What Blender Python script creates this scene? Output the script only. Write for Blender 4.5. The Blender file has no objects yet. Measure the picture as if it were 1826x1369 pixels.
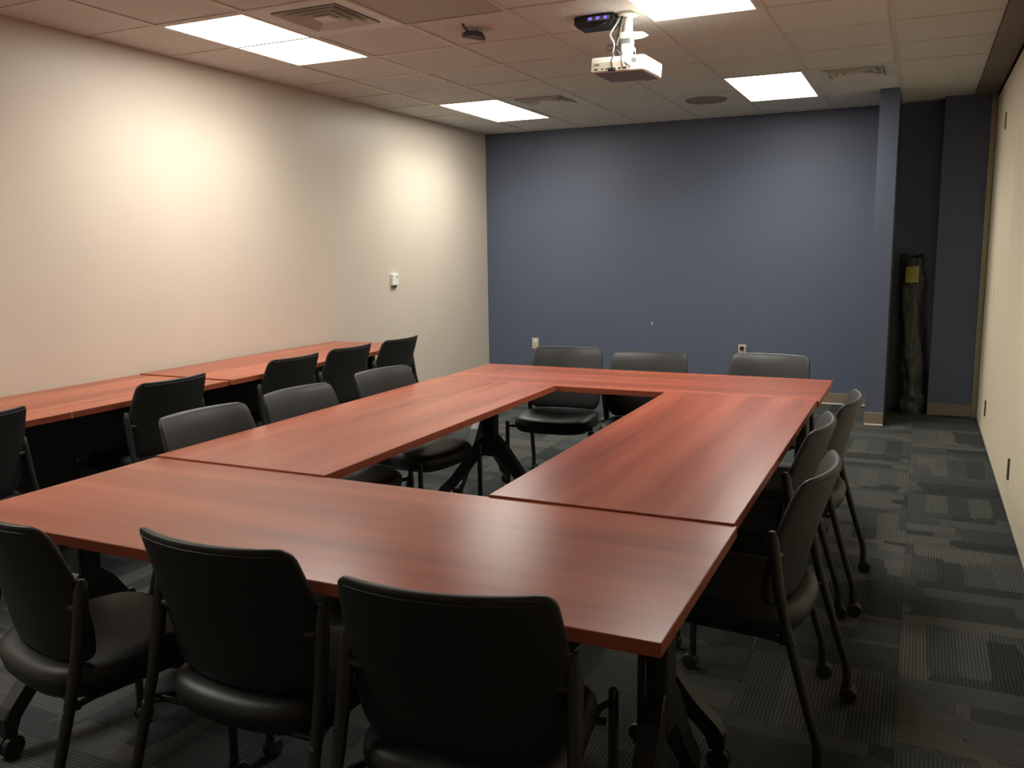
import bpy, bmesh, math, random
from mathutils import Vector, Matrix
random.seed(7)
PI = math.pi
scene = bpy.context.scene
COL = scene.collection

# ------------------------------------------------------------------ camera
YAW, PITCH, ROLL, FPX = 0.4363, -0.1545, -0.0131, 1556.1      # focal length in pixels of a 1826 px wide frame
fwd = Vector((-math.sin(YAW) * math.cos(PITCH), math.cos(YAW) * math.cos(PITCH), math.sin(PITCH)))
rt0 = Vector((math.cos(YAW), math.sin(YAW), 0))
up0 = rt0.cross(fwd)
rt = math.cos(ROLL) * rt0 + math.sin(ROLL) * up0
up = -math.sin(ROLL) * rt0 + math.cos(ROLL) * up0
cam_data = bpy.data.cameras.new('camera')
cam = bpy.data.objects.new('camera', cam_data)
COL.objects.link(cam)
cam_data.sensor_fit = 'HORIZONTAL'
cam_data.sensor_width = 36.0
cam_data.lens = FPX / 1826 * 36.0
cam_data.clip_start = 0.02
M = Matrix((rt, up, -fwd)).transposed().to_4x4()
M.translation = Vector((0, 0, 1.50))
cam.matrix_world = M
scene.camera = cam

# ------------------------------------------------------------------ world, exposure
world = bpy.data.worlds.new('world')
scene.world = world
world.use_nodes = True
world.node_tree.nodes['Background'].inputs['Color'].default_value = (0, 0, 0, 1)
world.node_tree.nodes['Background'].inputs['Strength'].default_value = 0.0
scene.view_settings.view_transform = 'Standard'
scene.view_settings.look = 'None'
scene.view_settings.gamma = 1.0
scene.view_settings.use_curve_mapping = False
scene.view_settings.exposure = 0.0
LAMP_STRENGTH = 16.0      # glow of the lens itself
LAMP_WATTS = 18.5        # light thrown down by each fixture
LAMP_SPREAD = 140

# ------------------------------------------------------------------ room numbers (metres)
XL, XR, YB, YF = -4.32, 0.505, 8.67, -1.20      # left wall, right wall, back wall, wall behind
CEIL = 2.704
GX, GY, PITCH_G = -0.2113, 5.4697, 0.598        # ceiling grid
TT = 0.765                                       # table top height

# ------------------------------------------------------------------ materials
MATS = {}
def new_mat(name, color=(0.5, 0.5, 0.5), rough=0.5, metal=0.0, spec=0.5, coat=0.0):
    m = bpy.data.materials.new(name)
    m.use_nodes = True
    b = m.node_tree.nodes['Principled BSDF']
    b.inputs['Base Color'].default_value = (*color, 1)
    b.inputs['Roughness'].default_value = rough
    b.inputs['Metallic'].default_value = metal
    b.inputs['Specular IOR Level'].default_value = spec
    b.inputs['Coat Weight'].default_value = coat
    MATS[name] = m
    return m, m.node_tree, b

def N(nt, typ, **kw):
    n = nt.nodes.new(typ)
    for k, v in kw.items():
        if k in n.inputs.keys() if hasattr(n.inputs, 'keys') else False:
            n.inputs[k].default_value = v
        else:
            setattr(n, k, v)
    return n

def coords(nt, scale=(1, 1, 1), rnd=0.0):
    tc = nt.nodes.new('ShaderNodeTexCoord')
    mp = nt.nodes.new('ShaderNodeMapping')
    mp.inputs['Scale'].default_value = scale
    nt.links.new(tc.outputs['Object'], mp.inputs['Vector'])
    if rnd:
        oi = nt.nodes.new('ShaderNodeObjectInfo')
        mu = nt.nodes.new('ShaderNodeMath'); mu.operation = 'MULTIPLY'; mu.inputs[1].default_value = rnd
        cx = nt.nodes.new('ShaderNodeCombineXYZ')
        nt.links.new(oi.outputs['Random'], mu.inputs[0])
        for i in range(3):
            nt.links.new(mu.outputs[0], cx.inputs[i])
        nt.links.new(cx.outputs[0], mp.inputs['Location'])
    return mp.outputs['Vector']

def noise(nt, vec, scale=5, detail=3, rough=0.5, dist=0.0):
    n = nt.nodes.new('ShaderNodeTexNoise')
    n.inputs['Scale'].default_value = scale
    n.inputs['Detail'].default_value = detail
    n.inputs['Roughness'].default_value = rough
    n.inputs['Distortion'].default_value = dist
    nt.links.new(vec, n.inputs['Vector'])
    return n.outputs['Fac']

def ramp(nt, fac, stops):
    r = nt.nodes.new('ShaderNodeValToRGB')
    el = r.color_ramp.elements
    while len(el) < len(stops):
        el.new(0.5)
    for e, (p, c) in zip(el, stops):
        e.position = p
        e.color = (*c, 1) if len(c) == 3 else c
    nt.links.new(fac, r.inputs['Fac'])
    return r.outputs['Color']

def mix(nt, a, b, fac, mode='MIX'):
    n = nt.nodes.new('ShaderNodeMix')
    n.data_type = 'RGBA'
    n.blend_type = mode
    if isinstance(fac, (int, float)):
        n.inputs['Factor'].default_value = fac
    else:
        nt.links.new(fac, n.inputs['Factor'])
    for s, v in (('A', a), ('B', b)):
        i = [x for x in n.inputs if x.name == s and x.type == 'RGBA'][0]
        if isinstance(v, tuple):
            i.default_value = (*v, 1)
        else:
            nt.links.new(v, i)
    return [x for x in n.outputs if x.type == 'RGBA'][0]

def bump(nt, b, h, strength=0.2, dist=0.002):
    n = nt.nodes.new('ShaderNodeBump')
    n.inputs['Strength'].default_value = strength
    n.inputs['Distance'].default_value = dist
    nt.links.new(h, n.inputs['Height'])
    nt.links.new(n.outputs['Normal'], b.inputs['Normal'])

def rough_from(nt, b, fac, lo, hi):
    r = nt.nodes.new('ShaderNodeMapRange')
    r.inputs['To Min'].default_value = lo
    r.inputs['To Max'].default_value = hi
    nt.links.new(fac, r.inputs['Value'])
    nt.links.new(r.outputs['Result'], b.inputs['Roughness'])

def paint(name, color, rough, bs=0.12):
    m, nt, b = new_mat(name, color, rough, spec=0.4)
    v = coords(nt)
    f = noise(nt, v, 1.7, 4)
    c2 = tuple(x * 0.95 for x in color)
    nt.links.new(ramp(nt, f, [(0.3, c2), (0.7, color)]), b.inputs['Base Color'])
    bump(nt, b, noise(nt, v, 260, 2), bs, 0.0006)
    return m

paint('cream_paint', (0.60, 0.53, 0.44), 0.42)
paint('blue_paint', (0.086, 0.104, 0.150), 0.50)
paint('partition_paint', (0.76, 0.67, 0.50), 0.5)
paint('header_paint', (0.20, 0.165, 0.135), 0.6)
paint('base_paint', (0.20, 0.16, 0.11), 0.5)
paint('pale_strip', (0.75, 0.68, 0.55), 0.5)  # pale cream for the thin strip under each baseboard
new_mat('concrete', (0.30, 0.29, 0.27), 0.9)
new_mat('bronze', (0.30, 0.27, 0.18), 0.30, 0.7)
new_mat('hinge_metal', (0.16, 0.13, 0.085), 0.45, 0.6)
new_mat('grid_metal', (0.60, 0.56, 0.51), 0.5)
new_mat('white_plastic', (0.78, 0.76, 0.70), 0.35)
new_mat('beige_plastic', (0.50, 0.45, 0.36), 0.4)
new_mat('black_plastic', (0.012, 0.012, 0.012), 0.45)
new_mat('grey_plastic', (0.16, 0.165, 0.17), 0.4)
new_mat('diffuser_metal', (0.60, 0.60, 0.57), 0.45)
new_mat('return_panel', (0.40, 0.38, 0.30), 0.6)
new_mat('speaker_grille', (0.22, 0.19, 0.15), 0.7)
new_mat('black_metal', (0.012, 0.012, 0.012), 0.42, 0.0, 0.5)
new_mat('caster_rubber', (0.010, 0.010, 0.010), 0.55)
new_mat('steel', (0.6, 0.6, 0.58), 0.3, 1.0)
new_mat('modesty_black', (0.055, 0.056, 0.052), 0.6)
new_mat('note_yellow', (0.62, 0.55, 0.14), 0.7)
new_mat('screw_dark', (0.05, 0.05, 0.05), 0.5)
new_mat('edge_tick', (0.42, 0.24, 0.15), 0.5)

m, nt, b = new_mat('led_blue', (0.02, 0.02, 0.3), 0.3)
b.inputs['Emission Color'].default_value = (0.12, 0.08, 1.0, 1)
b.inputs['Emission Strength'].default_value = 2.5
m, nt, b = new_mat('lamp_lens', (0.9, 0.9, 0.88), 0.4)
b.inputs['Emission Color'].default_value = (1.0, 0.965, 0.885, 1)
b.inputs['Emission Strength'].default_value = LAMP_STRENGTH

# ceiling tile: mineral fibre with small fissures
m, nt, b = new_mat('ceiling_tile_mat', (0.55, 0.51, 0.45), 0.9, spec=0.1)
v = coords(nt, rnd=40)
f = noise(nt, v, 90, 3)
nt.links.new(ramp(nt, f, [(0.30, (0.54, 0.54, 0.515)), (0.55, (0.635, 0.63, 0.60))]), b.inputs['Base Color'])
bump(nt, b, f, 0.25, 0.001)

# cherry laminate, grain along the local X axis
def wood(name, dark, mid, light, rough=0.27):
    m, nt, b = new_mat(name, mid, rough, spec=0.30)
    v1 = coords(nt, (0.45, 6.0, 3.0), rnd=60)
    f1 = noise(nt, v1, 1.3, 2, 0.45, 0.0)
    v2 = coords(nt, (0.9, 22.0, 12.0), rnd=60)
    f2 = noise(nt, v2, 1.3, 2, 0.5, 0.0)
    c1 = ramp(nt, f1, [(0.22, dark), (0.50, mid), (0.78, light)])
    c2 = ramp(nt, f2, [(0.30, (0.84, 0.82, 0.80)), (0.70, (1.08, 1.08, 1.08))])
    nt.links.new(mix(nt, c1, c2, 0.28, 'MULTIPLY'), b.inputs['Base Color'])
    return m
wood('cherry', (0.200, 0.041, 0.020), (0.305, 0.073, 0.035), (0.400, 0.113, 0.058))
wood('cherry_edge', (0.200, 0.041, 0.020), (0.305, 0.073, 0.035), (0.400, 0.113, 0.058), 0.45)

# black vinyl
m, nt, b = new_mat('vinyl', (0.020, 0.021, 0.020), 0.46, spec=0.36)
v = coords(nt)
bump(nt, b, noise(nt, v, 420, 2, 0.5), 0.12, 0.0008)
rough_from(nt, b, noise(nt, v, 9, 2), 0.42, 0.52)
new_mat('piping_mat', (0.04, 0.04, 0.038), 0.4)

# carpet tile: ribs along local Y, colour blocks and a tone for each tile
m, nt, b = new_mat('carpet', (0.04, 0.04, 0.04), 0.95, spec=0.1)
tc = nt.nodes.new('ShaderNodeTexCoord')
v_rib = coords(nt, (1, 1, 1))
wv = nt.nodes.new('ShaderNodeTexWave')
wv.wave_type = 'BANDS'; wv.bands_direction = 'X'
wv.inputs['Scale'].default_value = 26.0
wv.inputs['Distortion'].default_value = 1.2
wv.inputs['Detail'].default_value = 2.0
wv.inputs['Detail Scale'].default_value = 6.0
nt.links.new(v_rib, wv.inputs['Vector'])
vb = coords(nt, (9.0, 2.2, 1.0), rnd=90)
vo = nt.nodes.new('ShaderNodeTexVoronoi')
vo.distance = 'CHEBYCHEV'
vo.inputs['Scale'].default_value = 1.0
vo.inputs['Randomness'].default_value = 0.35
nt.links.new(vb, vo.inputs['Vector'])
sx = nt.nodes.new('ShaderNodeSeparateColor')
nt.links.new(vo.outputs['Color'], sx.inputs[0])
blk = ramp(nt, sx.outputs[0], [(0.0, (0.026, 0.030, 0.031)), (0.35, (0.048, 0.054, 0.054)), (0.75, (0.066, 0.071, 0.066)), (1.0, (0.080, 0.077, 0.070))])
ribs = ramp(nt, wv.outputs['Fac'], [(0.15, (0.62, 0.62, 0.62)), (0.8, (1.12, 1.12, 1.10))])
fz = noise(nt, coords(nt, rnd=20), 220, 2, 0.7)
fzc = ramp(nt, fz, [(0.3, (0.65, 0.65, 0.65)), (0.7, (1.3, 1.3, 1.3))])
c = mix(nt, blk, ribs, 1.0, 'MULTIPLY')
c = mix(nt, c, fzc, 0.8, 'MULTIPLY')
oi = nt.nodes.new('ShaderNodeObjectInfo')
tone = ramp(nt, oi.outputs['Random'], [(0.0, (0.84, 0.86, 0.88)), (0.6, (1.0, 1.0, 0.98)), (1.0, (1.12, 1.06, 1.02))])
c = mix(nt, c, tone, 1.0, 'MULTIPLY')
nt.links.new(c, b.inputs['Base Color'])
bump(nt, b, wv.outputs['Fac'], 0.5, 0.003)

# shiny black plastic wrap
m, nt, b = new_mat('black_wrap', (0.040, 0.040, 0.036), 0.27, spec=0.7)
v = coords(nt, (1, 1, 0.4))
bump(nt, b, noise(nt, v, 28, 4, 0.6, 1.0), 1.0, 0.02)

# ------------------------------------------------------------------ mesh helpers
def finish(name, bm, mat, parent=None, smooth=False, autosmooth=None):
    me = bpy.data.meshes.new(name)
    bmesh.ops.recalc_face_normals(bm, faces=bm.faces)
    if smooth:
        for f in bm.faces:
            f.smooth = True
        if autosmooth:
            for e in bm.edges:
                if len(e.link_faces) == 2 and e.calc_face_angle(0) > autosmooth:
                    e.smooth = False
    bm.to_mesh(me); bm.free()
    me.materials.append(MATS[mat])
    o = bpy.data.objects.new(name, me)
    COL.objects.link(o)
    if parent:
        o.parent = parent
    return o

def add_box(bm, x0, x1, y0, y1, z0, z1, bev=0.0, seg=2):
    r = bmesh.ops.create_cube(bm, size=1.0)
    vs = r['verts']
    for v in vs:
        v.co = Vector(((x0 + x1) / 2 + v.co.x * (x1 - x0), (y0 + y1) / 2 + v.co.y * (y1 - y0), (z0 + z1) / 2 + v.co.z * (z1 - z0)))
    if bev > 0:
        es = {e for v in vs for e in v.link_edges}
        bmesh.ops.bevel(bm, geom=list(es), offset=bev, segments=seg, affect='EDGES', profile=0.5)
    return vs

def box(name, x0, x1, y0, y1, z0, z1, mat, parent=None, bev=0.0, seg=2):
    bm = bmesh.new()
    add_box(bm, x0, x1, y0, y1, z0, z1, bev, seg)
    return finish(name, bm, mat, parent)

def add_tube(bm, pts, rad, n=10, cap=True, sx=1.0):
    pts = [Vector(p) for p in pts]
    rads = rad if isinstance(rad, (list, tuple)) else [rad] * len(pts)
    prev = None
    rings = []
    for i, p in enumerate(pts):
        if i == 0: t = pts[1] - p
        elif i == len(pts) - 1: t = p - pts[i - 1]
        else: t = (pts[i + 1] - p).normalized() + (p - pts[i - 1]).normalized()
        t.normalize()
        if prev is None:
            a = Vector((1, 0, 0)) if abs(t.x) < 0.9 else Vector((0, 1, 0))
            nrm = (a - t * a.dot(t)).normalized()
        else:
            nrm = (prev - t * prev.dot(t)).normalized()
        prev = nrm
        bn = t.cross(nrm)
        rings.append([bm.verts.new(p + (nrm * math.cos(2 * PI * k / n) * sx + bn * math.sin(2 * PI * k / n)) * rads[i]) for k in range(n)])
    for a, b_ in zip(rings, rings[1:]):
        for k in range(n):
            bm.faces.new((a[k], a[(k + 1) % n], b_[(k + 1) % n], b_[k]))
    if cap:
        bm.faces.new(rings[0][::-1]); bm.faces.new(rings[-1])

def smooth_path(pts, sub=6):
    P = [Vector(p) for p in pts]
    out = []
    for i in range(len(P) - 1):
        p0, p1, p2, p3 = P[max(i - 1, 0)], P[i], P[i + 1], P[min(i + 2, len(P) - 1)]
        for s in range(sub):
            t = s / sub
            out.append(0.5 * ((2 * p1) + (p2 - p0) * t + (2 * p0 - 5 * p1 + 4 * p2 - p3) * t * t + (3 * p1 - p0 - 3 * p2 + p3) * t ** 3))
    out.append(P[-1])
    return out

def add_lathe(bm, prof, center=(0, 0, 0), axis='z', n=20, cap=True):
    c = Vector(center)
    rings = []
    for r, h in prof:
        ring = []
        for k in range(n):
            a = 2 * PI * k / n
            if axis == 'z': d = Vector((r * math.cos(a), r * math.sin(a), h))
            elif axis == 'x': d = Vector((h, r * math.cos(a), r * math.sin(a)))
            else: d = Vector((r * math.cos(a), h, r * math.sin(a)))
            ring.append(bm.verts.new(c + d))
        rings.append(ring)
    for a, b_ in zip(rings, rings[1:]):
        for k in range(n):
            bm.faces.new((a[k], a[(k + 1) % n], b_[(k + 1) % n], b_[k]))
    if cap:
        bm.faces.new(rings[0][::-1]); bm.faces.new(rings[-1])

def add_prism(bm, outline, axis, a0, a1):
    """extrude a closed 2-D outline along axis from a0 to a1"""
    def mk(p, a):
        if axis == 'x': return Vector((a, p[0], p[1]))
        if axis == 'y': return Vector((p[0], a, p[1]))
        return Vector((p[0], p[1], a))
    A = [bm.verts.new(mk(p, a0)) for p in outline]
    B = [bm.verts.new(mk(p, a1)) for p in outline]
    k = len(outline)
    for i in range(k):
        bm.faces.new((A[i], A[(i + 1) % k], B[(i + 1) % k], B[i]))
    bm.faces.new(A[::-1]); bm.faces.new(B)

def empty(name, loc=(0, 0, 0), rz=0.0):
    o = bpy.data.objects.new(name, None)
    o.empty_display_size = 0.1
    COL.objects.link(o)
    o.location = loc
    o.rotation_euler = (0, 0, rz)
    return o

def tag(o, label, cat, group=None):
    o['label'] = label
    o['category'] = cat
    if group:
        o['group'] = group
    return o

def struct(o, label=None):
    o['kind'] = 'structure'
    if label:
        o['label'] = label
    return o

def copy_tree(o, parent=None):
    c = o.copy()
    COL.objects.link(c)
    c.parent = parent
    for ch in list(o.children):
        copy_tree(ch, c)
    return c

# ================================================================== THE ROOM
# ---- floor and carpet tiles
floor = struct(box('floor', XL - 0.1, XR + 0.1, YF - 0.1, YB + 0.1, -0.12, -0.008, 'concrete'), 'dark charcoal floor laid with ribbed carpet tiles')
TS = 0.5
tile_cache = {}
def tile_mesh(w, d):
    key = (round(w, 4), round(d, 4))
    if key not in tile_cache:
        bm = bmesh.new()
        add_box(bm, -w / 2, w / 2, -d / 2, d / 2, -0.008, 0.0)
        me = bpy.data.meshes.new('carpet_tile')
        bm.to_mesh(me); bm.free()
        me.materials.append(MATS['carpet'])
        tile_cache[key] = me
    return tile_cache[key]
ix = 0
x = XR
while x > XL + 1e-4:
    x0 = max(x - TS, XL)
    y, iy = YB, 0
    while y > YF + 1e-4:
        y0 = max(y - TS, YF)
        w, d = x - x0, y - y0
        full = abs(w - TS) < 1e-4 and abs(d - TS) < 1e-4
        o = bpy.data.objects.new('carpet_tile', tile_mesh(w - 0.0015, d - 0.0015))
        COL.objects.link(o)
        o.parent = floor
        o.location = ((x + x0) / 2, (y + y0) / 2, random.uniform(-0.0006, 0.0))
        if full and (ix + iy) % 2 == 1:
            o.rotation_euler = (0, 0, PI / 2)
        elif full and random.random() < 0.5:
            o.rotation_euler = (0, 0, PI)
        y = y0; iy += 1
    x = x0; ix += 1

# ---- walls
ZT = CEIL + 0.06
struct(box('wall_left', XL - 0.12, XL, YF - 0.12, YB + 0.12, -0.05, ZT, 'cream_paint'), 'plain cream painted wall behind the row of tables')
wall_back = struct(box('wall_back', XL, -0.30, YB, YB + 0.12, -0.05, ZT, 'blue_paint'), 'slate blue painted end wall')
struct(box('wall_front', XL, XR, YF - 0.12, YF, -0.05, ZT, 'cream_paint'), 'plain cream painted wall facing the blue wall')
struct(box('wall_pillar', -0.363, -0.217, 7.762, YB + 0.12, -0.05, ZT, 'blue_paint'), 'slate blue stub wall beside the alcove')
struct(box('wall_alcove', -0.217, 0.14, 8.63, YB + 0.12, -0.05, ZT, 'blue_paint'), 'slate blue back of the narrow alcove')
struct(box('wall_niche', 0.118, XR, 8.42, YB + 0.12, -0.05, ZT, 'blue_paint'), 'slate blue wall face between alcove and folding partition')

# ---- right-hand folding partition
wall_right = struct(box('wall_right', XR + 0.045, XR + 0.14, YF - 0.12, YB + 0.12, -0.05, ZT, 'partition_paint'), 'cream folding partition wall of flat hinged panels')
seams = [YF + 0.0, 0.38, 1.38, 2.39, 3.40, 4.40, 5.415, 6.41, 7.40, 8.395]
for a, b_ in zip(seams, seams[1:]):
    box('panel', XR, XR + 0.05, a + 0.0012, b_ - 0.0012, 0.012, CEIL - 0.03, 'partition_paint', wall_right, 0.001, 1)
def hinge(y, z0, z1, mat='hinge_metal'):
    h = box('hinge', XR - 0.004, XR + 0.004, y - 0.016, y + 0.016, z0, z1, mat, wall_right, 0.001, 1)
    bm = bmesh.new()
    add_tube(bm, [(XR - 0.006, y, z0), (XR - 0.006, y, z1)], 0.005, 8)
    finish('hinge_pin', bm, mat, h, True, 0.7)
for y in (7.40, 5.415, 3.40, 1.38):
    hinge(y, 0.195, 0.315); hinge(y, 2.30, 2.42)
hinge(7.40, 1.05, 1.16, 'partition_paint')
trim_1 = struct(box('trim_1', 0.338, XR - 0.008, YF, 8.42, CEIL - 0.012, ZT, 'header_paint'), 'brown header strip above the folding partition')
struct(box('trim_2', XR - 0.044, XR - 0.004, 8.380, 8.425, 0.0, CEIL - 0.012, 'bronze'), 'slim bronze jamb at the end of the partition')
box('track_slot', XR + 0.030, XR + 0.05, YF, 8.42, CEIL - 0.032, ZT, 'header_paint', trim_1)

# ---- baseboards
def baseboard(name, x0, x1, y0, y1, label, side):
    o = struct(box(name, x0, x1, y0, y1, 0.0, 0.105, 'base_paint', None, 0.002, 1), label)
    if side == 'y':  # thin pale strip along the foot of the baseboard
        box('foot_strip', x0, x1, y0 - 0.006, y0 + 0.002, 0.0, 0.010, 'pale_strip', o)
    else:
        box('foot_strip', x1 - 0.002, x1 + 0.006, y0, y1, 0.0, 0.010, 'pale_strip', o)
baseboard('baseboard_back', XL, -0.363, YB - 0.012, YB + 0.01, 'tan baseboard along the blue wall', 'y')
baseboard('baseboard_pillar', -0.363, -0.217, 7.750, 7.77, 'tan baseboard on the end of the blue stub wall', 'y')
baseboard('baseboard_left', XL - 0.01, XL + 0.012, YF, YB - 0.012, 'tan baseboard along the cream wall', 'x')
struct(box('baseboard_alcove', 0.118, XR - 0.045, 8.408, 8.43, 0.0, 0.105, 'base_paint', None, 0.002, 1), 'tan baseboard beside the folding partition')
box('chip', -2.462, -2.452, YB - 0.001, YB + 0.002, 0.71, 0.735, 'white_plastic', wall_back)

# ---- ceiling: slab, grid bars, tiles
ceiling = struct(box('ceiling', XL - 0.12, XR + 0.14, YF - 0.12, YB + 0.12, CEIL + 0.10, CEIL + 0.22, 'concrete'), 'suspended ceiling of square mineral fibre tiles')
SOF = 0.338
xs = [GX - PITCH_G * k for k in range(0, 7)]
xe = sorted([XL] + xs + [SOF])
ys = [GY + PITCH_G * k for k in range(-11, 6)]
ye = sorted([YF] + ys + [YB])
GB = 0.012
for xx in xs:
    box('grid_runner', xx - GB, xx + GB, YF, YB, CEIL - 0.001, CEIL + 0.02, 'grid_metal', ceiling)
for yy in ys:
    for a, b_ in zip(xe, xe[1:]):
        box('grid_crossbar', a + GB, b_ - GB, yy - GB, yy + GB, CEIL - 0.001, CEIL + 0.02, 'grid_metal', ceiling) if b_ - a > 0.06 else None
def cell(i, j):
    """i = column left of GX (1 = first), j = row from GY"""
    return (GX - PITCH_G * i, GX - PITCH_G * (i - 1), GY + PITCH_G * j, GY + PITCH_G * (j + 1))
skip = set()
LIGHT_CELLS = [(6, -3), (6, 2), (2, 2), (2, -3), (6, -8)]
for (i, j) in LIGHT_CELLS:
    skip |= {(i, j), (i, j + 1)}
DIFF = [(5, -3), (5, 2), (1, 2)]
PANEL = (4, -3)
skip |= set(DIFF) | {PANEL}
tmesh = {}
for a, b_ in zip(xe, xe[1:]):
    for c_, d_ in zip(ye, ye[1:]):
        w, d = b_ - a, d_ - c_
        if w < 0.05 or d < 0.05:
            continue
        i = round((GX - a) / PITCH_G); j = round((c_ - GY) / PITCH_G)
        if w > 0.59 and (i, j) in skip:
            continue
        key = (round(w, 3), round(d, 3))
        if key not in tmesh:
            bm = bmesh.new()
            add_box(bm, -w / 2 + 0.004, w / 2 - 0.004, -d / 2 + 0.004, d / 2 - 0.004, 0.004, 0.02)
            me = bpy.data.meshes.new('ceiling_tile'); bm.to_mesh(me); bm.free()
            me.materials.append(MATS['ceiling_tile_mat'])
            tmesh[key] = me
        o = bpy.data.objects.new('ceiling_tile', tmesh[key])
        COL.objects.link(o); o.parent = ceiling
        o.location = ((a + b_) / 2, (c_ + d_) / 2, CEIL + random.uniform(-0.0008, 0.002))

# ---- fluorescent troffers
LIGHT_LABELS = [
    'lit rectangular ceiling light close to the cream wall, next to the grey return panel',
    'lit rectangular ceiling light near the corner of the cream and blue walls',
    'lit rectangular ceiling light near the blue stub wall',
    'lit rectangular ceiling light beside the projector mount',
    'lit rectangular ceiling light close to the cream wall, farthest from the blue wall']
for (i, j), lab in zip(LIGHT_CELLS, LIGHT_LABELS):
    x0, x1, y0, _ = cell(i, j); y1 = y0 + 2 * PITCH_G
    off = '_offscreen' if j == -8 else ''
    t = tag(empty('ceiling_light' + off, ((x0 + x1) / 2, (y0 + y1) / 2, CEIL)), lab, 'ceiling light', 'fluorescent ceiling lights')
    hw, hl = PITCH_G / 2 - 0.006, PITCH_G - 0.006
    bm = bmesh.new()
    f = 0.026
    add_box(bm, -hw, -hw + f, -hl, hl, -0.003, 0.05); add_box(bm, hw - f, hw, -hl, hl, -0.003, 0.05)
    add_box(bm, -hw + f, hw - f, -hl, -hl + f, -0.003, 0.05); add_box(bm, -hw + f, hw - f, hl - f, hl, -0.003, 0.05)
    finish('frame', bm, 'grid_metal', t)
    box('housing', -hw, hw, -hl, hl, 0.05, 0.09, 'grid_metal', t)
    ld = bpy.data.lights.new('tube_light' + off, 'AREA')
    ld.shape = 'RECTANGLE'; ld.size = 2 * (hw - f); ld.size_y = 2 * (hl - f)
    ld.energy = LAMP_WATTS; ld.color = (1.0, 0.965, 0.885); ld.spread = math.radians(LAMP_SPREAD)
    lo = bpy.data.objects.new('tube_light' + off, ld); COL.objects.link(lo); lo.parent = t
    lo.location = (0, 0, -0.002)
    box('lens' + off, -hw + f - 0.002, hw - f + 0.002, -hl + f - 0.002, hl - f + 0.002, 0.0, 0.008, 'lamp_lens', t)

# ---- supply-air diffusers (square, stepped cones)
def make_diffuser():
    t = empty('air_diffuser')
    h = PITCH_G / 2 - 0.008
    def ring(name, ro, ri, zo, zi, th, mat):
        bm = bmesh.new()
        prof = [(ro, zo), (ri, zi), (ri, zi + th), (ro, zo + th)]
        rr = []
        for (q, z) in prof:
            rr.append([bm.verts.new((sx * q, sy * q, z)) for sx, sy in ((-1, -1), (1, -1), (1, 1), (-1, 1))])
        for k in range(4):
            A, B = rr[k], rr[(k + 1) % 4]
            for s in range(4):
                bm.faces.new((A[s], A[(s + 1) % 4], B[(s + 1) % 4], B[s]))
        return finish(name, bm, mat, t)
    ring('frame', h, 0.205, -0.002, 0.004, 0.01, 'diffuser_metal')
    ring('louver', 0.200, 0.150, -0.004, 0.045, 0.004, 'diffuser_metal')
    ring('louver', 0.150, 0.105, -0.006, 0.043, 0.004, 'diffuser_metal')
    ring('louver', 0.100, 0.060, -0.006, 0.040, 0.004, 'diffuser_metal')
    box('center_plate', -0.055, 0.055, -0.055, 0.055, -0.006, 0.0, 'diffuser_metal', t, 0.004, 1)
    box('plenum', -h, h, -h, h, 0.058, 0.085, 'diffuser_metal', t)
    for k in range(4):
        a = PI / 4 + k * PI / 2
        bm = bmesh.new()
        add_tube(bm, [(0.05 * math.cos(a), 0.05 * math.sin(a), 0.012), (0.30 * math.cos(a), 0.30 * math.sin(a), 0.018)], 0.006, 6)
        finish('corner_rib', bm, 'diffuser_metal', t)
    return t
dproto = make_diffuser()
DL = ['square metal air diffuser between ceiling light and grey return panel', 'square metal air diffuser beside the ceiling light at the corner of cream and blue walls', 'square metal air diffuser just in front of the blue stub wall']
for n_, ((i, j), lab) in enumerate(zip(DIFF, DL)):
    x0, x1, y0, y1 = cell(i, j)
    o = dproto if n_ == 0 else copy_tree(dproto)
    o.location = ((x0 + x1) / 2, (y0 + y1) / 2, CEIL)
    tag(o, lab, 'air diffuser', 'ceiling air diffusers')

# ---- return-air panel
x0, x1, y0, y1 = cell(*PANEL)
t = tag(empty('return_panel', ((x0 + x1) / 2, (y0 + y1) / 2, CEIL)), 'plain grey-brown square return panel set in the ceiling grid', 'ceiling panel')
h = PITCH_G / 2 - 0.008
box('plate', -h + 0.012, h - 0.012, -h + 0.012, h - 0.012, -0.003, 0.012, 'return_panel', t, 0.002, 1)
bm = bmesh.new()
for a in ((-h, -h + .014, -h, h), (h - .014, h, -h, h), (-h + .014, h - .014, -h, -h + .014), (-h + .014, h - .014, h - .014, h)):
    add_box(bm, *a, -0.006, 0.02)
finish('frame', bm, 'return_panel', t)

# ---- round ceiling speaker
x0, x1, y0, y1 = cell(3, 3)
t = tag(empty('ceiling_speaker', ((x0 + x1) / 2, (y0 + y1) / 2 + 0.02, CEIL)), 'round tan ceiling speaker grille near the blue wall', 'speaker')
bm = bmesh.new(); add_lathe(bm, [(0.150, 0.008), (0.150, -0.004), (0.10, -0.008), (0.02, -0.010)], n=32)
finish('grille', bm, 'speaker_grille', t, True, 0.8)
bm = bmesh.new(); add_lathe(bm, [(0.172, 0.008), (0.172, -0.002), (0.165, -0.008), (0.152, -0.008), (0.149, 0.0)], n=32)
finish('rim', bm, 'speaker_grille', t, True, 0.8)

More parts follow.
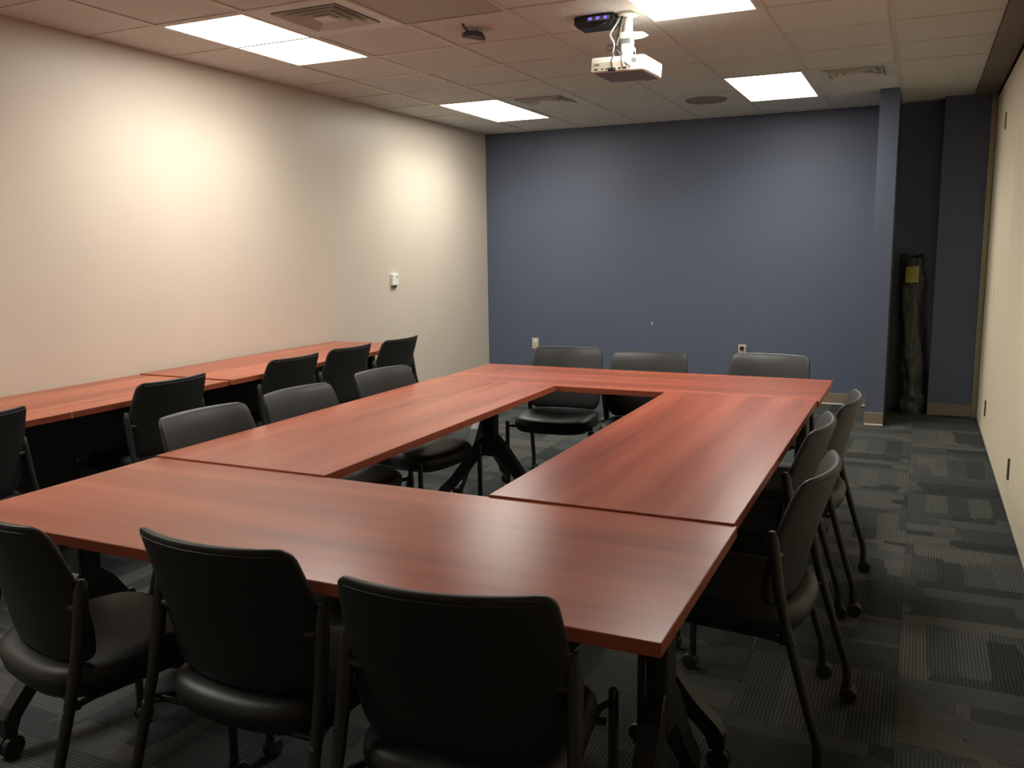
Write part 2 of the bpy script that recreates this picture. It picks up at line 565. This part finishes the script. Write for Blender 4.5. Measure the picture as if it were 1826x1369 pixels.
# ---- dark plug dangling from a ceiling tile
t = tag(empty('cable_stub', (-2.335, 4.52, CEIL)), 'short dark cable with plug poking out of a ceiling tile', 'cable')
bm = bmesh.new(); add_tube(bm, smooth_path([(0.0, -0.10, 0.012), (0.005, -0.085, -0.006), (-0.005, -0.04, -0.012), (-0.004, 0.0, -0.026)]), 0.0065, 8)
finish('cord', bm, 'screw_dark', t, True)
bm = bmesh.new(); add_prism(bm, [(-0.055, 0.0), (-0.03, -0.02), (0.03, -0.025), (0.06, 0.03), (0.03, 0.13), (0.0, 0.10)], 'z', -0.042, -0.016)
bmesh.ops.bevel(bm, geom=bm.edges[:], offset=0.004, segments=1, affect='EDGES')
finish('plug', bm, 'screw_dark', t)
bm = bmesh.new(); add_tube(bm, [(0.01, 0.06, -0.02), (0.01, 0.06, 0.012)], 0.004, 6)
finish('hanger_wire', bm, 'screw_dark', t)

# ================================================================== TABLES
def table_leg(parent, lx):
    """flip-top leg at local x = lx, feet along local Y"""
    leg = empty('leg'); leg.parent = parent; leg.location = (lx, 0, 0)
    leg2 = None
    bm = bmesh.new()
    add_box(bm, -0.028, 0.028, -0.040, 0.040, 0.36, TT - 0.035, 0.010, 2)
    post = finish('leg_post', bm, 'black_metal', parent); post.location = (lx, 0, 0)
    COL.objects.unlink(leg); bpy.data.objects.remove(leg)
    for s in (-1, 1):
        bm = bmesh.new()
        top = [(0.0, 0.50), (0.045, 0.475), (0.09, 0.43), (0.17, 0.32), (0.25, 0.215), (0.318, 0.150), (0.338, 0.125), (0.338, 0.072)]
        bot = [(0.296, 0.072), (0.290, 0.115), (0.235, 0.155), (0.16, 0.235), (0.09, 0.325), (0.05, 0.362), (0.0, 0.375)]
        add_prism(bm, [(s * p[0], p[1]) for p in top + bot], 'x', -0.024, 0.024)
        bmesh.ops.bevel(bm, geom=[e for e in bm.edges if abs(e.verts[0].co.x - e.verts[1].co.x) < 1e-6], offset=0.005, segments=1, affect='EDGES')
        arm = finish('foot_arm', bm, 'black_metal', post)
        bm = bmesh.new()
        add_lathe(bm, [(0.012, -0.022), (0.032, -0.020), (0.035, -0.014), (0.035, -0.004), (0.020, 0.0), (0.035, 0.004), (0.035, 0.014), (0.032, 0.020), (0.012, 0.022)], (0.012, s * 0.318, 0.035), 'x', 16)
        add_box(bm, -0.014, 0.030, s * 0.318 - 0.016, s * 0.318 + 0.016, 0.046, 0.078, 0.004, 1)
        finish('caster', bm, 'caster_rubber', post, True, 0.6)
    box('mount_plate', -0.05, 0.05, -0.20, 0.20, TT - 0.048, TT - 0.029, 'black_metal', post, 0.004, 1)
    return post

def make_table(L, D, loc, rz, label, group, zoff=0.0, inset=0.11, modesty=None, tick=None, name='table'):
    t = tag(empty(name, loc, rz), label, 'table', group)
    th = 0.030
    z0, z1 = TT - th + zoff, TT + zoff
    bm = bmesh.new()
    add_box(bm, -L / 2 + 0.002, L / 2 - 0.002, -D / 2 + 0.002, D / 2 - 0.002, z0 + 0.0005, z1, 0.0)
    top = finish('tabletop', bm, 'cherry', t)
    # edge band: a rectangular ring with eased corners
    bm = bmesh.new()
    for (a, b_, c_, d_) in ((-L / 2, L / 2, -D / 2, -D / 2 + 0.003), (-L / 2, L / 2, D / 2 - 0.003, D / 2), (-L / 2, -L / 2 + 0.003, -D / 2 + 0.003, D / 2 - 0.003), (L / 2 - 0.003, L / 2, -D / 2 + 0.003, D / 2 - 0.003)):
        add_box(bm, a, b_, c_, d_, z0, z1 - 0.0006, 0.0008, 1)
    finish('edge_band', bm, 'cherry_edge', top)
    if tick is not None:
        tx, sgn = tick
        box('edge_seam', tx - 0.0025, tx + 0.0025, sgn * (D / 2 + 0.0008) - 0.001, sgn * (D / 2 + 0.0008) + 0.001, z0, z1 - 0.001, 'edge_tick', top)
    i0, i1 = inset if isinstance(inset, tuple) else (inset, inset)
    for lx in (-L / 2 + i0, L / 2 - i1):
        table_leg(t, lx)
    box('support_rail', -L / 2 + i0, L / 2 - i1, -0.03, 0.03, TT - 0.065, TT - 0.029 + min(zoff, 0), 'black_metal', t, 0.004, 1)
    if modesty is not None:
        box('modesty_panel', -L / 2 + 0.04, L / 2 - 0.04, modesty - 0.006, modesty + 0.006, 0.10, TT - 0.03, 'modesty_black', t, 0.002, 1)
    return t

xl, xr, yf, yf2, yb1, yb2, xil, xir = -2.490, -0.403, 1.510, 2.263, 4.299, 5.003, -1.739, -1.138
G = 'cherry tables pushed together into a ring'
make_table(xr - xl, yf2 - yf, ((xl + xr) / 2, (yf + yf2) / 2, 0), 0, 'cherry laminate end table of the ring, opposite the blue wall', G, inset=(0.06, 0.10))
make_table(xr - xl + 0.004, yb2 - yb1, ((xl + xr) / 2, (yb1 + yb2) / 2 + 0.002, 0), 0, 'cherry laminate end table of the ring next to the blue wall', G)
make_table(yb1 - yf2 - 0.002, xil - xl, ((xl + xil) / 2, (yf2 + yb1) / 2, 0), PI / 2, 'cherry laminate side table of the ring on the cream wall side', G, 0.006, inset=0.05, tick=(-0.05, -1))
make_table(yb1 - yf2 - 0.002, xr - xir - 0.008, ((xr - 0.008 + xir) / 2, (yf2 + yb1) / 2, 0), PI / 2, 'cherry laminate side table of the ring on the folding partition side', G, 0.006, inset=0.085)
G2 = 'cherry tables in a row along the cream wall'
make_table(2.08, 0.728, (-3.951, 3.826 - 1.04, 0), PI / 2, 'cherry laminate table against the cream wall, farther from the blue wall', G2, modesty=0.25, tick=(0.00, -1))
make_table(1.98, 0.735, (-3.930, 3.830 + 0.99, 0), PI / 2, 'cherry laminate table against the cream wall, nearer to the blue wall', G2, 0.006, inset=0.05, modesty=0.25)

# ================================================================== CHAIRS
def lerp_table(tab, z):
    if z <= tab[0][0]: return tab[0][1]
    for (a, va), (b_, vb_) in zip(tab, tab[1:]):
        if z <= b_:
            s = (z - a) / (b_ - a)
            return va + (vb_ - va) * s
    return tab[-1][1]
def smooth_tab(tab, z, d=0.02):
    return (lerp_table(tab, z - d) + 2 * lerp_table(tab, z) + lerp_table(tab, z + d)) / 4

B0, B1 = 0.478, 0.863
WT = [(0.47, 0.218), (0.56, 0.234), (0.64, 0.240), (0.72, 0.239), (0.80, 0.232), (0.88, 0.222)]
YT = [(0.47, -0.158), (0.60, -0.180), (0.70, -0.208), (0.80, -0.240), (0.88, -0.270)]
def back_half_width(z):
    w = smooth_tab(WT, z)
    r = 0.030
    if z > B1 - r:
        w = w - r + math.sqrt(max(r * r - (z - (B1 - r)) ** 2, 0))
    r = 0.045
    if z < B0 + r:
        w = w - r + math.sqrt(max(r * r - ((B0 + r) - z) ** 2, 0))
    return w
def back_y(x, z):
    return smooth_tab(YT, z) + 0.060 * (abs(x) / 0.24) ** 2.1

def make_backrest(parent):
    nu, nv = 20, 22
    bm = bmesh.new()
    F, R = [], []
    for j in range(nv + 1):
        v = (1 - math.cos(PI * j / nv)) / 2
        z = B0 + (B1 - B0) * v
        w = back_half_width(z)
        fr, rr = [], []
        for i in range(nu + 1):
            u = math.sin(PI / 2 * (2 * i / nu - 1))
            x = u * w
            y = back_y(x, z)
            e = math.sqrt(max(1 - abs(u) ** 5, 0)) * math.sqrt(max(1 - abs(2 * v - 1) ** 7, 0))
            fr.append(bm.verts.new((x, y + 0.005 + 0.020 * e, z)))
            rr.append(bm.verts.new((x, y - 0.005 - 0.011 * e, z)))
        F.append(fr); R.append(rr)
    for j in range(nv):
        for i in range(nu):
            bm.faces.new((F[j][i], F[j][i + 1], F[j + 1][i + 1], F[j + 1][i]))
            bm.faces.new((R[j][i], R[j + 1][i], R[j + 1][i + 1], R[j][i + 1]))
        bm.faces.new((F[j][0], F[j + 1][0], R[j + 1][0], R[j][0]))
        bm.faces.new((F[j][nu], R[j][nu], R[j + 1][nu], F[j + 1][nu]))
    for i in range(nu):
        bm.faces.new((F[0][i], R[0][i], R[0][i + 1], F[0][i + 1]))
        bm.faces.new((F[nv][i], F[nv][i + 1], R[nv][i + 1], R[nv][i]))
    o = finish('backrest', bm, 'vinyl', parent, True)
    # stitched seam just inside the rear rim
    bm = bmesh.new()
    zc = B1 - 0.016
    pts = []
    for k in range(25):
        x = -0.200 + 0.400 * k / 24
        pts.append((x, back_y(x, zc) - 0.0145, zc))
    add_tube(bm, pts, 0.0012, 5)
    finish('seam', bm, 'piping_mat', o, True)
    return o

def make_seat(parent):
    nu, nv = 18, 18
    bm = bmesh.new()
    T, Bt = [], []
    for j in range(nv + 1):
        v = math.sin(PI / 2 * (2 * j / nv - 1))
        tr, br = [], []
        for i in range(nu + 1):
            u = math.sin(PI / 2 * (2 * i / nu - 1))
            # squarish plan with a bowed rear and front edge
            k = 5.0
            s = max(abs(u), abs(v))
            nn = (abs(u) ** k + abs(v) ** k) ** (1 / k) if s > 0 else 1
            q = s / nn if nn > 0 else 1
            uu, vv = u * q, v * q
            x = uu * 0.238 * (1.0 + 0.02 * vv)
            bow = -0.032 * (1 - uu * uu) if vv < 0 else 0.018 * (1 - uu * uu)
            y = 0.030 + vv * 0.215 + bow * abs(vv)
            e = math.sqrt(max(1 - s ** 13, 0))
            dish = -0.006 * (1 - s * s)
            dip = -0.012 * max(vv, 0) ** 3
            tr.append(bm.verts.new((x, y, 0.435 + 0.040 * e + dish + dip + 0.008 * abs(uu) ** 2)))
            br.append(bm.verts.new((x * 0.985, y * 0.985, 0.424 - 0.040 * e + dip)))
        T.append(tr); Bt.append(br)
    for j in range(nv):
        for i in range(nu):
            bm.faces.new((T[j][i], T[j][i + 1], T[j + 1][i + 1], T[j + 1][i]))
            bm.faces.new((Bt[j][i], Bt[j + 1][i], Bt[j + 1][i + 1], Bt[j][i + 1]))
        bm.faces.new((T[j][0], T[j + 1][0], Bt[j + 1][0], Bt[j][0]))
        bm.faces.new((T[j][nu], Bt[j][nu], Bt[j + 1][nu], T[j + 1][nu]))
    for i in range(nu):
        bm.faces.new((T[0][i], Bt[0][i], Bt[0][i + 1], T[0][i + 1]))
        bm.faces.new((T[nv][i], T[nv][i + 1], Bt[nv][i + 1], Bt[nv][i]))
    return finish('seat', bm, 'vinyl', parent, True)

def make_chair():
    t = empty('guest_chair')
    make_seat(t)
    make_backrest(t)
    for s in (-1, 1):
        # front leg: straight tube with caster
        bm = bmesh.new()
        add_tube(bm, [(s * 0.262, 0.235, 0.060), (s * 0.262, 0.235, 0.445), (s * 0.262, 0.235, 0.4515)], [0.0125, 0.0125, 0.008], 12)
        leg = finish('leg', bm, 'black_metal', t, True, 0.8)
        bm = bmesh.new()
        add_lathe(bm, [(0.010, -0.020), (0.026, -0.018), (0.028, -0.012), (0.028, -0.003), (0.016, 0.0), (0.028, 0.003), (0.028, 0.012), (0.026, 0.018), (0.010, 0.020)], (s * 0.262, 0.243, 0.028), 'x', 16)
        add_tube(bm, [(s * 0.262, 0.235, 0.045), (s * 0.262, 0.235, 0.065)], 0.014, 10)
        finish('caster', bm, 'caster_rubber', leg, True, 0.7)
        # rear leg: upright that holds the back and rakes to the floor
        path = [(s * 0.244, -0.136, 0.716), (s * 0.245, -0.137, 0.705), (s * 0.246, -0.140, 0.680), (s * 0.247, -0.145, 0.640), (s * 0.250, -0.158, 0.560), (s * 0.254, -0.184, 0.45), (s * 0.262, -0.240, 0.26), (s * 0.266, -0.270, 0.165), (s * 0.267, -0.280, 0.132), (s * 0.268, -0.284, 0.10), (s * 0.268, -0.285, 0.050)]
        rad = [0.009, 0.0150, 0.0175, 0.0178, 0.0165, 0.0145, 0.0135, 0.0135, 0.0135, 0.0135, 0.0135]
        bm = bmesh.new()
        add_tube(bm, path, rad, 12)
        leg = finish('leg', bm, 'black_metal', t, True, 0.9)
        bm = bmesh.new()
        add_lathe(bm, [(0.010, -0.020), (0.026, -0.018), (0.028, -0.012), (0.028, -0.003), (0.016, 0.0), (0.028, 0.003), (0.028, 0.012), (0.026, 0.018), (0.010, 0.020)], (s * 0.268, -0.293, 0.028), 'x', 16)
        add_tube(bm, [(s * 0.268, -0.285, 0.042), (s * 0.268, -0.285, 0.062)], 0.0155, 10)
        finish('caster', bm, 'caster_rubber', leg, True, 0.7)
        # bracket between upright and back
        bm = bmesh.new()
        add_tube(bm, [(s * 0.205, -0.150, 0.640), (s * 0.247, -0.145, 0.645)], 0.012, 10)
        finish('bracket', bm, 'black_metal', t, True, 0.8)
        # side rail
        bm = bmesh.new()
        add_tube(bm, [(s * 0.262, 0.232, 0.422), (s * 0.232, 0.200, 0.414), (s * 0.222, 0.10, 0.400), (s * 0.222, -0.12, 0.398), (s * 0.254, -0.196, 0.405)], 0.009, 10)
        finish('side_rail', bm, 'black_metal', t, True, 0.8)
        bm = bmesh.new()
        add_lathe(bm, [(0.0055, 0.0), (0.0055, 0.003), (0.003, 0.0045)], (s * 0.256, -0.210, 0.404), 'y', 10)
        bmesh.ops.transform(bm, matrix=Matrix.Translation((0, -0.004, 0)), verts=bm.verts)
        finish('screw', bm, 'steel', t, True, 0.8)
    for nm, y, z in (('crossbar', -0.196, 0.404), ('crossbar', 0.16, 0.405)):
        bm = bmesh.new()
        add_tube(bm, smooth_path([(-0.256, y, z), (-0.238, y + 0.012, z - 0.002), (-0.205, y + 0.030, z - 0.006), (0.205, y + 0.030, z - 0.006), (0.238, y + 0.012, z - 0.002), (0.256, y, z)], 3) if y < 0 else [(-0.256, y, z), (0.256, y, z)], 0.0095, 10)
        finish(nm, bm, 'black_metal', t, True, 0.8)
    return t

chair0 = make_chair()
used = [False]
def chair(mx, my, deg, label, group, by_top=True):
    th = math.radians(deg)
    if by_top:     # mx, my = middle of the line between the two top corners of the back
        mx *= 0.988; my *= 0.988
        mx -= 0.228 * math.sin(th); my += 0.228 * math.cos(th)
    o = copy_tree(chair0) if used[0] else chair0
    used[0] = True
    o.location = (mx, my, 0)
    o.rotation_euler = (0, 0, th)
    return tag(o, label, 'chair', group)

g = 'black chairs at the end table away from the blue wall'
chair(-2.100, 1.380, -14, 'black vinyl chair turned aside, at the end table opposite the blue wall', g)
chair(-1.445, 1.435, 0, 'black vinyl chair facing the blue wall squarely, middle one of three', g)
chair(-0.812, 1.395, 9, 'black vinyl chair facing the blue wall, on the folding partition side of three', g)
g = 'black chairs at the table by the blue wall'
chair(-2.060, 5.312, 185, 'black vinyl chair with its back to the blue wall, closest to the cream wall', g)
chair(-1.490, 5.215, 188, 'black vinyl chair with its back to the blue wall, between two others', g)
chair(-0.779, 5.332, 175, 'black vinyl chair with its back to the blue wall, nearest the stub wall', g)
g = 'black chairs on the cream wall side of the ring'
chair(-2.675, 2.68, -94, 'black vinyl chair facing the ring, cream wall side, farthest from the blue wall', g)
chair(-2.665, 3.275, -94, 'black vinyl chair facing the ring, middle of three on the cream wall side', g)
chair(-2.655, 3.985, -97, 'black vinyl chair facing the ring, nearest the blue wall on the cream wall side', g)
g = 'black chairs on the folding partition side of the ring'
chair(-0.452, 2.66, 86, 'black vinyl chair facing the ring, farthest from the blue wall on the partition side', g, False)
chair(-0.520, 3.325, 89, 'black vinyl chair facing the ring, middle of three on the partition side', g, False)
chair(-0.459, 3.910, 89, 'black vinyl chair facing the ring, nearest the blue wall on the partition side', g, False)
g = 'black chairs at the row of tables along the cream wall'
chair(-3.480, 2.27, 90, 'black vinyl chair facing the cream wall, farthest from the blue wall', g)
chair(-3.490, 3.34, 89, 'black vinyl chair facing the cream wall, fourth from the blue wall', g)
chair(-3.485, 4.32, 88, 'black vinyl chair facing the cream wall, middle of five in the row', g)
chair(-3.480, 4.91, 88, 'black vinyl chair facing the cream wall, second from the blue wall', g)
chair(-3.450, 5.500, 89, 'black vinyl chair facing the cream wall, nearest the blue wall, at the table end', g)

# ================================================================== PROJECTOR
PX, PY = -1.462, 4.64
t = tag(empty('projector', (PX, PY, CEIL)), 'white ceiling projector hanging from a pole with loose cables', 'projector')
bm = bmesh.new(); add_lathe(bm, [(0.055, 0.004), (0.055, -0.008), (0.030, -0.016)], n=24)
finish('ceiling_flange', bm, 'white_plastic', t, True, 0.6)
bm = bmesh.new(); add_tube(bm, [(0, 0, -0.005), (0, 0, -0.105)], 0.024, 16)
finish('pole', bm, 'white_plastic', t, True, 0.8)
bm = bmesh.new()
add_lathe(bm, [(0.030, -0.090), (0.055, -0.098), (0.055, -0.112), (0.030, -0.125)], n=20)
add_prism(bm, [(0.02, -0.095), (0.085, -0.100), (0.105, -0.112), (0.075, -0.122), (0.02, -0.125)], 'y', -0.025, 0.025)
finish('collar', bm, 'white_plastic', t, True, 0.6)
bm = bmesh.new()
add_box(bm, -0.032, 0.028, -0.022, 0.022, -0.190, -0.120, 0.005, 1)
add_box(bm, 0.012, 0.034, -0.028, 0.028, -0.235, -0.165, 0.004, 1)
add_box(bm, -0.025, 0.034, -0.02, 0.02, -0.235, -0.185, 0.004, 1)
finish('tilt_bracket', bm, 'white_plastic', t)
box('bracket_plate', -0.028, 0.018, -0.0235, -0.021, -0.150, -0.126, 'grey_plastic', t)
# body, tilted a little
bm = bmesh.new()
add_box(bm, -0.155, 0.155, -0.11, 0.12, -0.038, 0.040, 0.012, 3)
body = finish('body', bm, 'white_plastic', t, True, 0.5)
body.location = (-0.01, 0.0, -0.272)
body.rotation_euler = (math.radians(-4), math.radians(3), math.radians(-9))
box('rear_panel', -0.140, 0.075, -0.1125, -0.1085, -0.034, 0.012, 'beige_plastic', body, 0.001, 1)
for k, (px, w_, hh) in enumerate(((-0.118, 0.020, 0.008), (-0.080, 0.014, 0.006), (-0.055, 0.016, 0.006), (-0.020, 0.030, 0.012), (0.020, 0.014, 0.008), (0.048, 0.024, 0.010))):
    box('port', px - w_ / 2, px + w_ / 2, -0.1145, -0.112, -0.024 - hh / 2, -0.024 + hh / 2, 'black_plastic', body, 0.001, 1)
box('vent', -0.128, -0.100, -0.1145, -0.1115, -0.004, 0.004, 'grey_plastic', body)
box('vent', 0.085, 0.112, -0.1125, -0.1085, 0.004, 0.024, 'grey_plastic', body)
for k in range(7):
    box('vent_fin', 0.1535, 0.1565, -0.07 + k * 0.024, -0.056 + k * 0.024, -0.03, 0.025, 'white_plastic', body)
bm = bmesh.new(); add_lathe(bm, [(0.040, 0.11), (0.040, 0.128), (0.034, 0.130), (0.030, 0.122)], (0.07, 0, 0.0), 'y', 20)
finish('lens_ring', bm, 'grey_plastic', body, True, 0.6)
box('base_plate', -0.142, 0.142, -0.098, 0.108, -0.0405, -0.030, 'grey_plastic', body, 0.003, 1)
box('top_plate', -0.08, 0.08, -0.06, 0.06, 0.038, 0.050, 'white_plastic', body, 0.004, 1)
def cable(name, pts, r, mat):
    bm = bmesh.new(); add_tube(bm, smooth_path(pts, 6), r, 8)
    finish(name, bm, mat, t, True, 0.9)
cable('cable', [(-0.035, -0.02, -0.01), (-0.055, -0.03, -0.05), (-0.085, -0.04, -0.10), (-0.060, -0.05, -0.15), (-0.062, -0.055, -0.19), (-0.055, -0.08, -0.235), (-0.045, -0.112, -0.26)], 0.0050, 'white_plastic')
cable('cable', [(-0.028, -0.025, -0.01), (-0.040, -0.035, -0.08), (-0.050, -0.05, -0.16), (-0.052, -0.09, -0.22), (-0.050, -0.125, -0.25), (-0.048, -0.118, -0.29)], 0.0035, 'black_plastic')
cable('cable', [(-0.020, -0.028, -0.01), (-0.034, -0.04, -0.09), (-0.045, -0.06, -0.165), (-0.010, -0.09, -0.20), (0.004, -0.128, -0.25), (0.010, -0.122, -0.29)], 0.0030, 'black_plastic')
cable('cable', [(-0.026, -0.028, -0.02), (-0.030, -0.04, -0.10), (-0.044, -0.06, -0.17), (-0.015, -0.08, -0.215), (0.02, -0.118, -0.262), (0.050, -0.130, -0.285), (0.046, -0.118, -0.292)], 0.0030, 'grey_plastic')
cable('cable', [(-0.060, -0.052, -0.165), (-0.085, -0.055, -0.155), (-0.095, -0.055, -0.172), (-0.082, -0.055, -0.186), (-0.060, -0.052, -0.176)], 0.0025, 'black_plastic')
box('cable_plug', -0.068, -0.030, -0.135, -0.110, -0.302, -0.286, 'black_plastic', t, 0.003, 1)

t = tag(empty('media_box', (-1.635, 4.63, CEIL)), 'black box with three blue lights on the ceiling beside the projector pole', 'electronics')
bm = bmesh.new()
add_prism(bm, [(-0.105, -0.001), (0.115, -0.001), (0.115, -0.030), (0.090, -0.058), (-0.085, -0.058), (-0.105, -0.040)], 'y', -0.06, 0.06)
bmesh.ops.bevel(bm, geom=bm.edges[:], offset=0.003, segments=1, affect='EDGES')
bx = finish('case', bm, 'black_plastic', t)
fp = box('face_plate', -0.030, 0.095, -0.0635, -0.059, -0.030, -0.006, 'grey_plastic', t, 0.002, 1)
for k in range(3):
    box('indicator', -0.022 + k * 0.042, -0.004 + k * 0.042, -0.065, -0.063, -0.024, -0.012, 'led_blue', fp)
bm = bmesh.new(); add_tube(bm, smooth_path([(0.110, -0.02, -0.02), (0.06, -0.075, -0.055), (0.0, -0.072, -0.066), (-0.02, -0.058, -0.045)]), 0.0035, 8)
finish('cord', bm, 'black_plastic', t, True)

# ================================================================== SMALL THINGS ON THE WALLS
t = tag(empty('wall_sensor', (XL, 6.755, 1.225)), 'small white plastic sensor box on the cream wall', 'sensor')
box('case', -0.002, 0.028, -0.048, 0.048, -0.045, 0.060, 'white_plastic', t, 0.006, 2)
box('base', -0.002, 0.014, -0.036, 0.036, -0.066, -0.040, 'grey_plastic', t, 0.003, 1)
bm = bmesh.new(); add_lathe(bm, [(0.007, 0.026), (0.007, 0.030), (0.004, 0.031)], (0, 0.018, 0.030), 'x', 12)
finish('eye', bm, 'screw_dark', t, True, 0.6)

def outlet(x, z, label):
    t = tag(empty('wall_outlet', (x, YB, z)), label, 'outlet', 'outlets on the blue wall')
    box('cover_plate', -0.037, 0.037, -0.006, 0.002, -0.058, 0.058, 'beige_plastic', t, 0.003, 1)
    for s in (-1, 1):
        so = box('socket', -0.017, 0.017, -0.009, -0.004, s * 0.026 - 0.016, s * 0.026 + 0.016, 'white_plastic' if s > 0 else 'beige_plastic', t, 0.003, 1)
        for q in (-1, 1):
            box('slot', q * 0.007 - 0.002, q * 0.007 + 0.002, -0.0096, -0.0085, s * 0.026 - 0.005, s * 0.026 + 0.006, 'black_plastic', so)
    return t
outlet(-3.755, 0.475, 'beige wall outlet on the blue wall, next to the cream wall corner')
t = outlet(-1.545, 0.478, 'beige wall outlet with dark plug on the blue wall, near the stub wall')
box('plug', -0.018, 0.018, -0.040, -0.008, 0.008, 0.042, 'black_plastic', t, 0.004, 1)

# ---- black wrapped roll leaning in the alcove
t = tag(empty('wrapped_roll', (-0.045, 8.50, 0)), 'tall roll wrapped in shiny black plastic leaning in the alcove', 'roll')
bm = bmesh.new()
rings = []
nz, na = 60, 28
rnd = random.Random(3)
ph = [rnd.uniform(0, 6.28) for _ in range(8)]
for j in range(nz + 1):
    s = j / nz
    z = 1.385 * s
    cx = 0.035 - 0.055 * s + 0.006 * math.sin(7 * s)
    cy = -0.020 + 0.060 * s
    rx = 0.074 + 0.012 * math.sin(3.1 * s + 0.6) + (0.012 if s < 0.12 else 0) + 0.012 * s
    ring = []
    for k in range(na):
        a = 2 * PI * k / na
        w = 0.007 * math.sin(5 * a + 9 * s + ph[0]) + 0.006 * math.sin(3 * a - 17 * s + ph[1]) + 0.004 * math.sin(8 * a + 31 * s + ph[2]) + 0.004 * math.sin(2 * a + 55 * s + ph[3]) * (1.8 if s < 0.2 or s > 0.85 else 0.4)
        r = rx + w
        top = 0.02 * math.sin(2 * a + 1) if j == nz else 0
        ring.append(bm.verts.new((cx + r * math.cos(a), cy + r * 0.8 * math.sin(a), z + top)))
    rings.append(ring)
for a, b_ in zip(rings, rings[1:]):
    for k in range(na):
        bm.faces.new((a[k], a[(k + 1) % na], b_[(k + 1) % na], b_[k]))
bm.faces.new(rings[0][::-1]); bm.faces.new(rings[-1])
roll = finish('wrapping', bm, 'black_wrap', t, True, 0.9)
bm = bmesh.new()
V = [[bm.verts.new((-0.070 + 0.105 * u, -0.078 + 0.022 * v - 0.010 * math.sin(PI * u) , 1.155 + 0.14 * v + 0.006 * u)) for u in [k / 6 for k in range(7)]] for v in (0, 0.33, 0.66, 1)]
for a, b_ in zip(V, V[1:]):
    for k in range(6):
        bm.faces.new((a[k], a[k + 1], b_[k + 1], b_[k]))
r = bmesh.ops.solidify(bm, geom=bm.faces[:], thickness=0.0012)
o = finish('paper_note', bm, 'note_yellow', t)
o['label'] = 'yellow paper note'
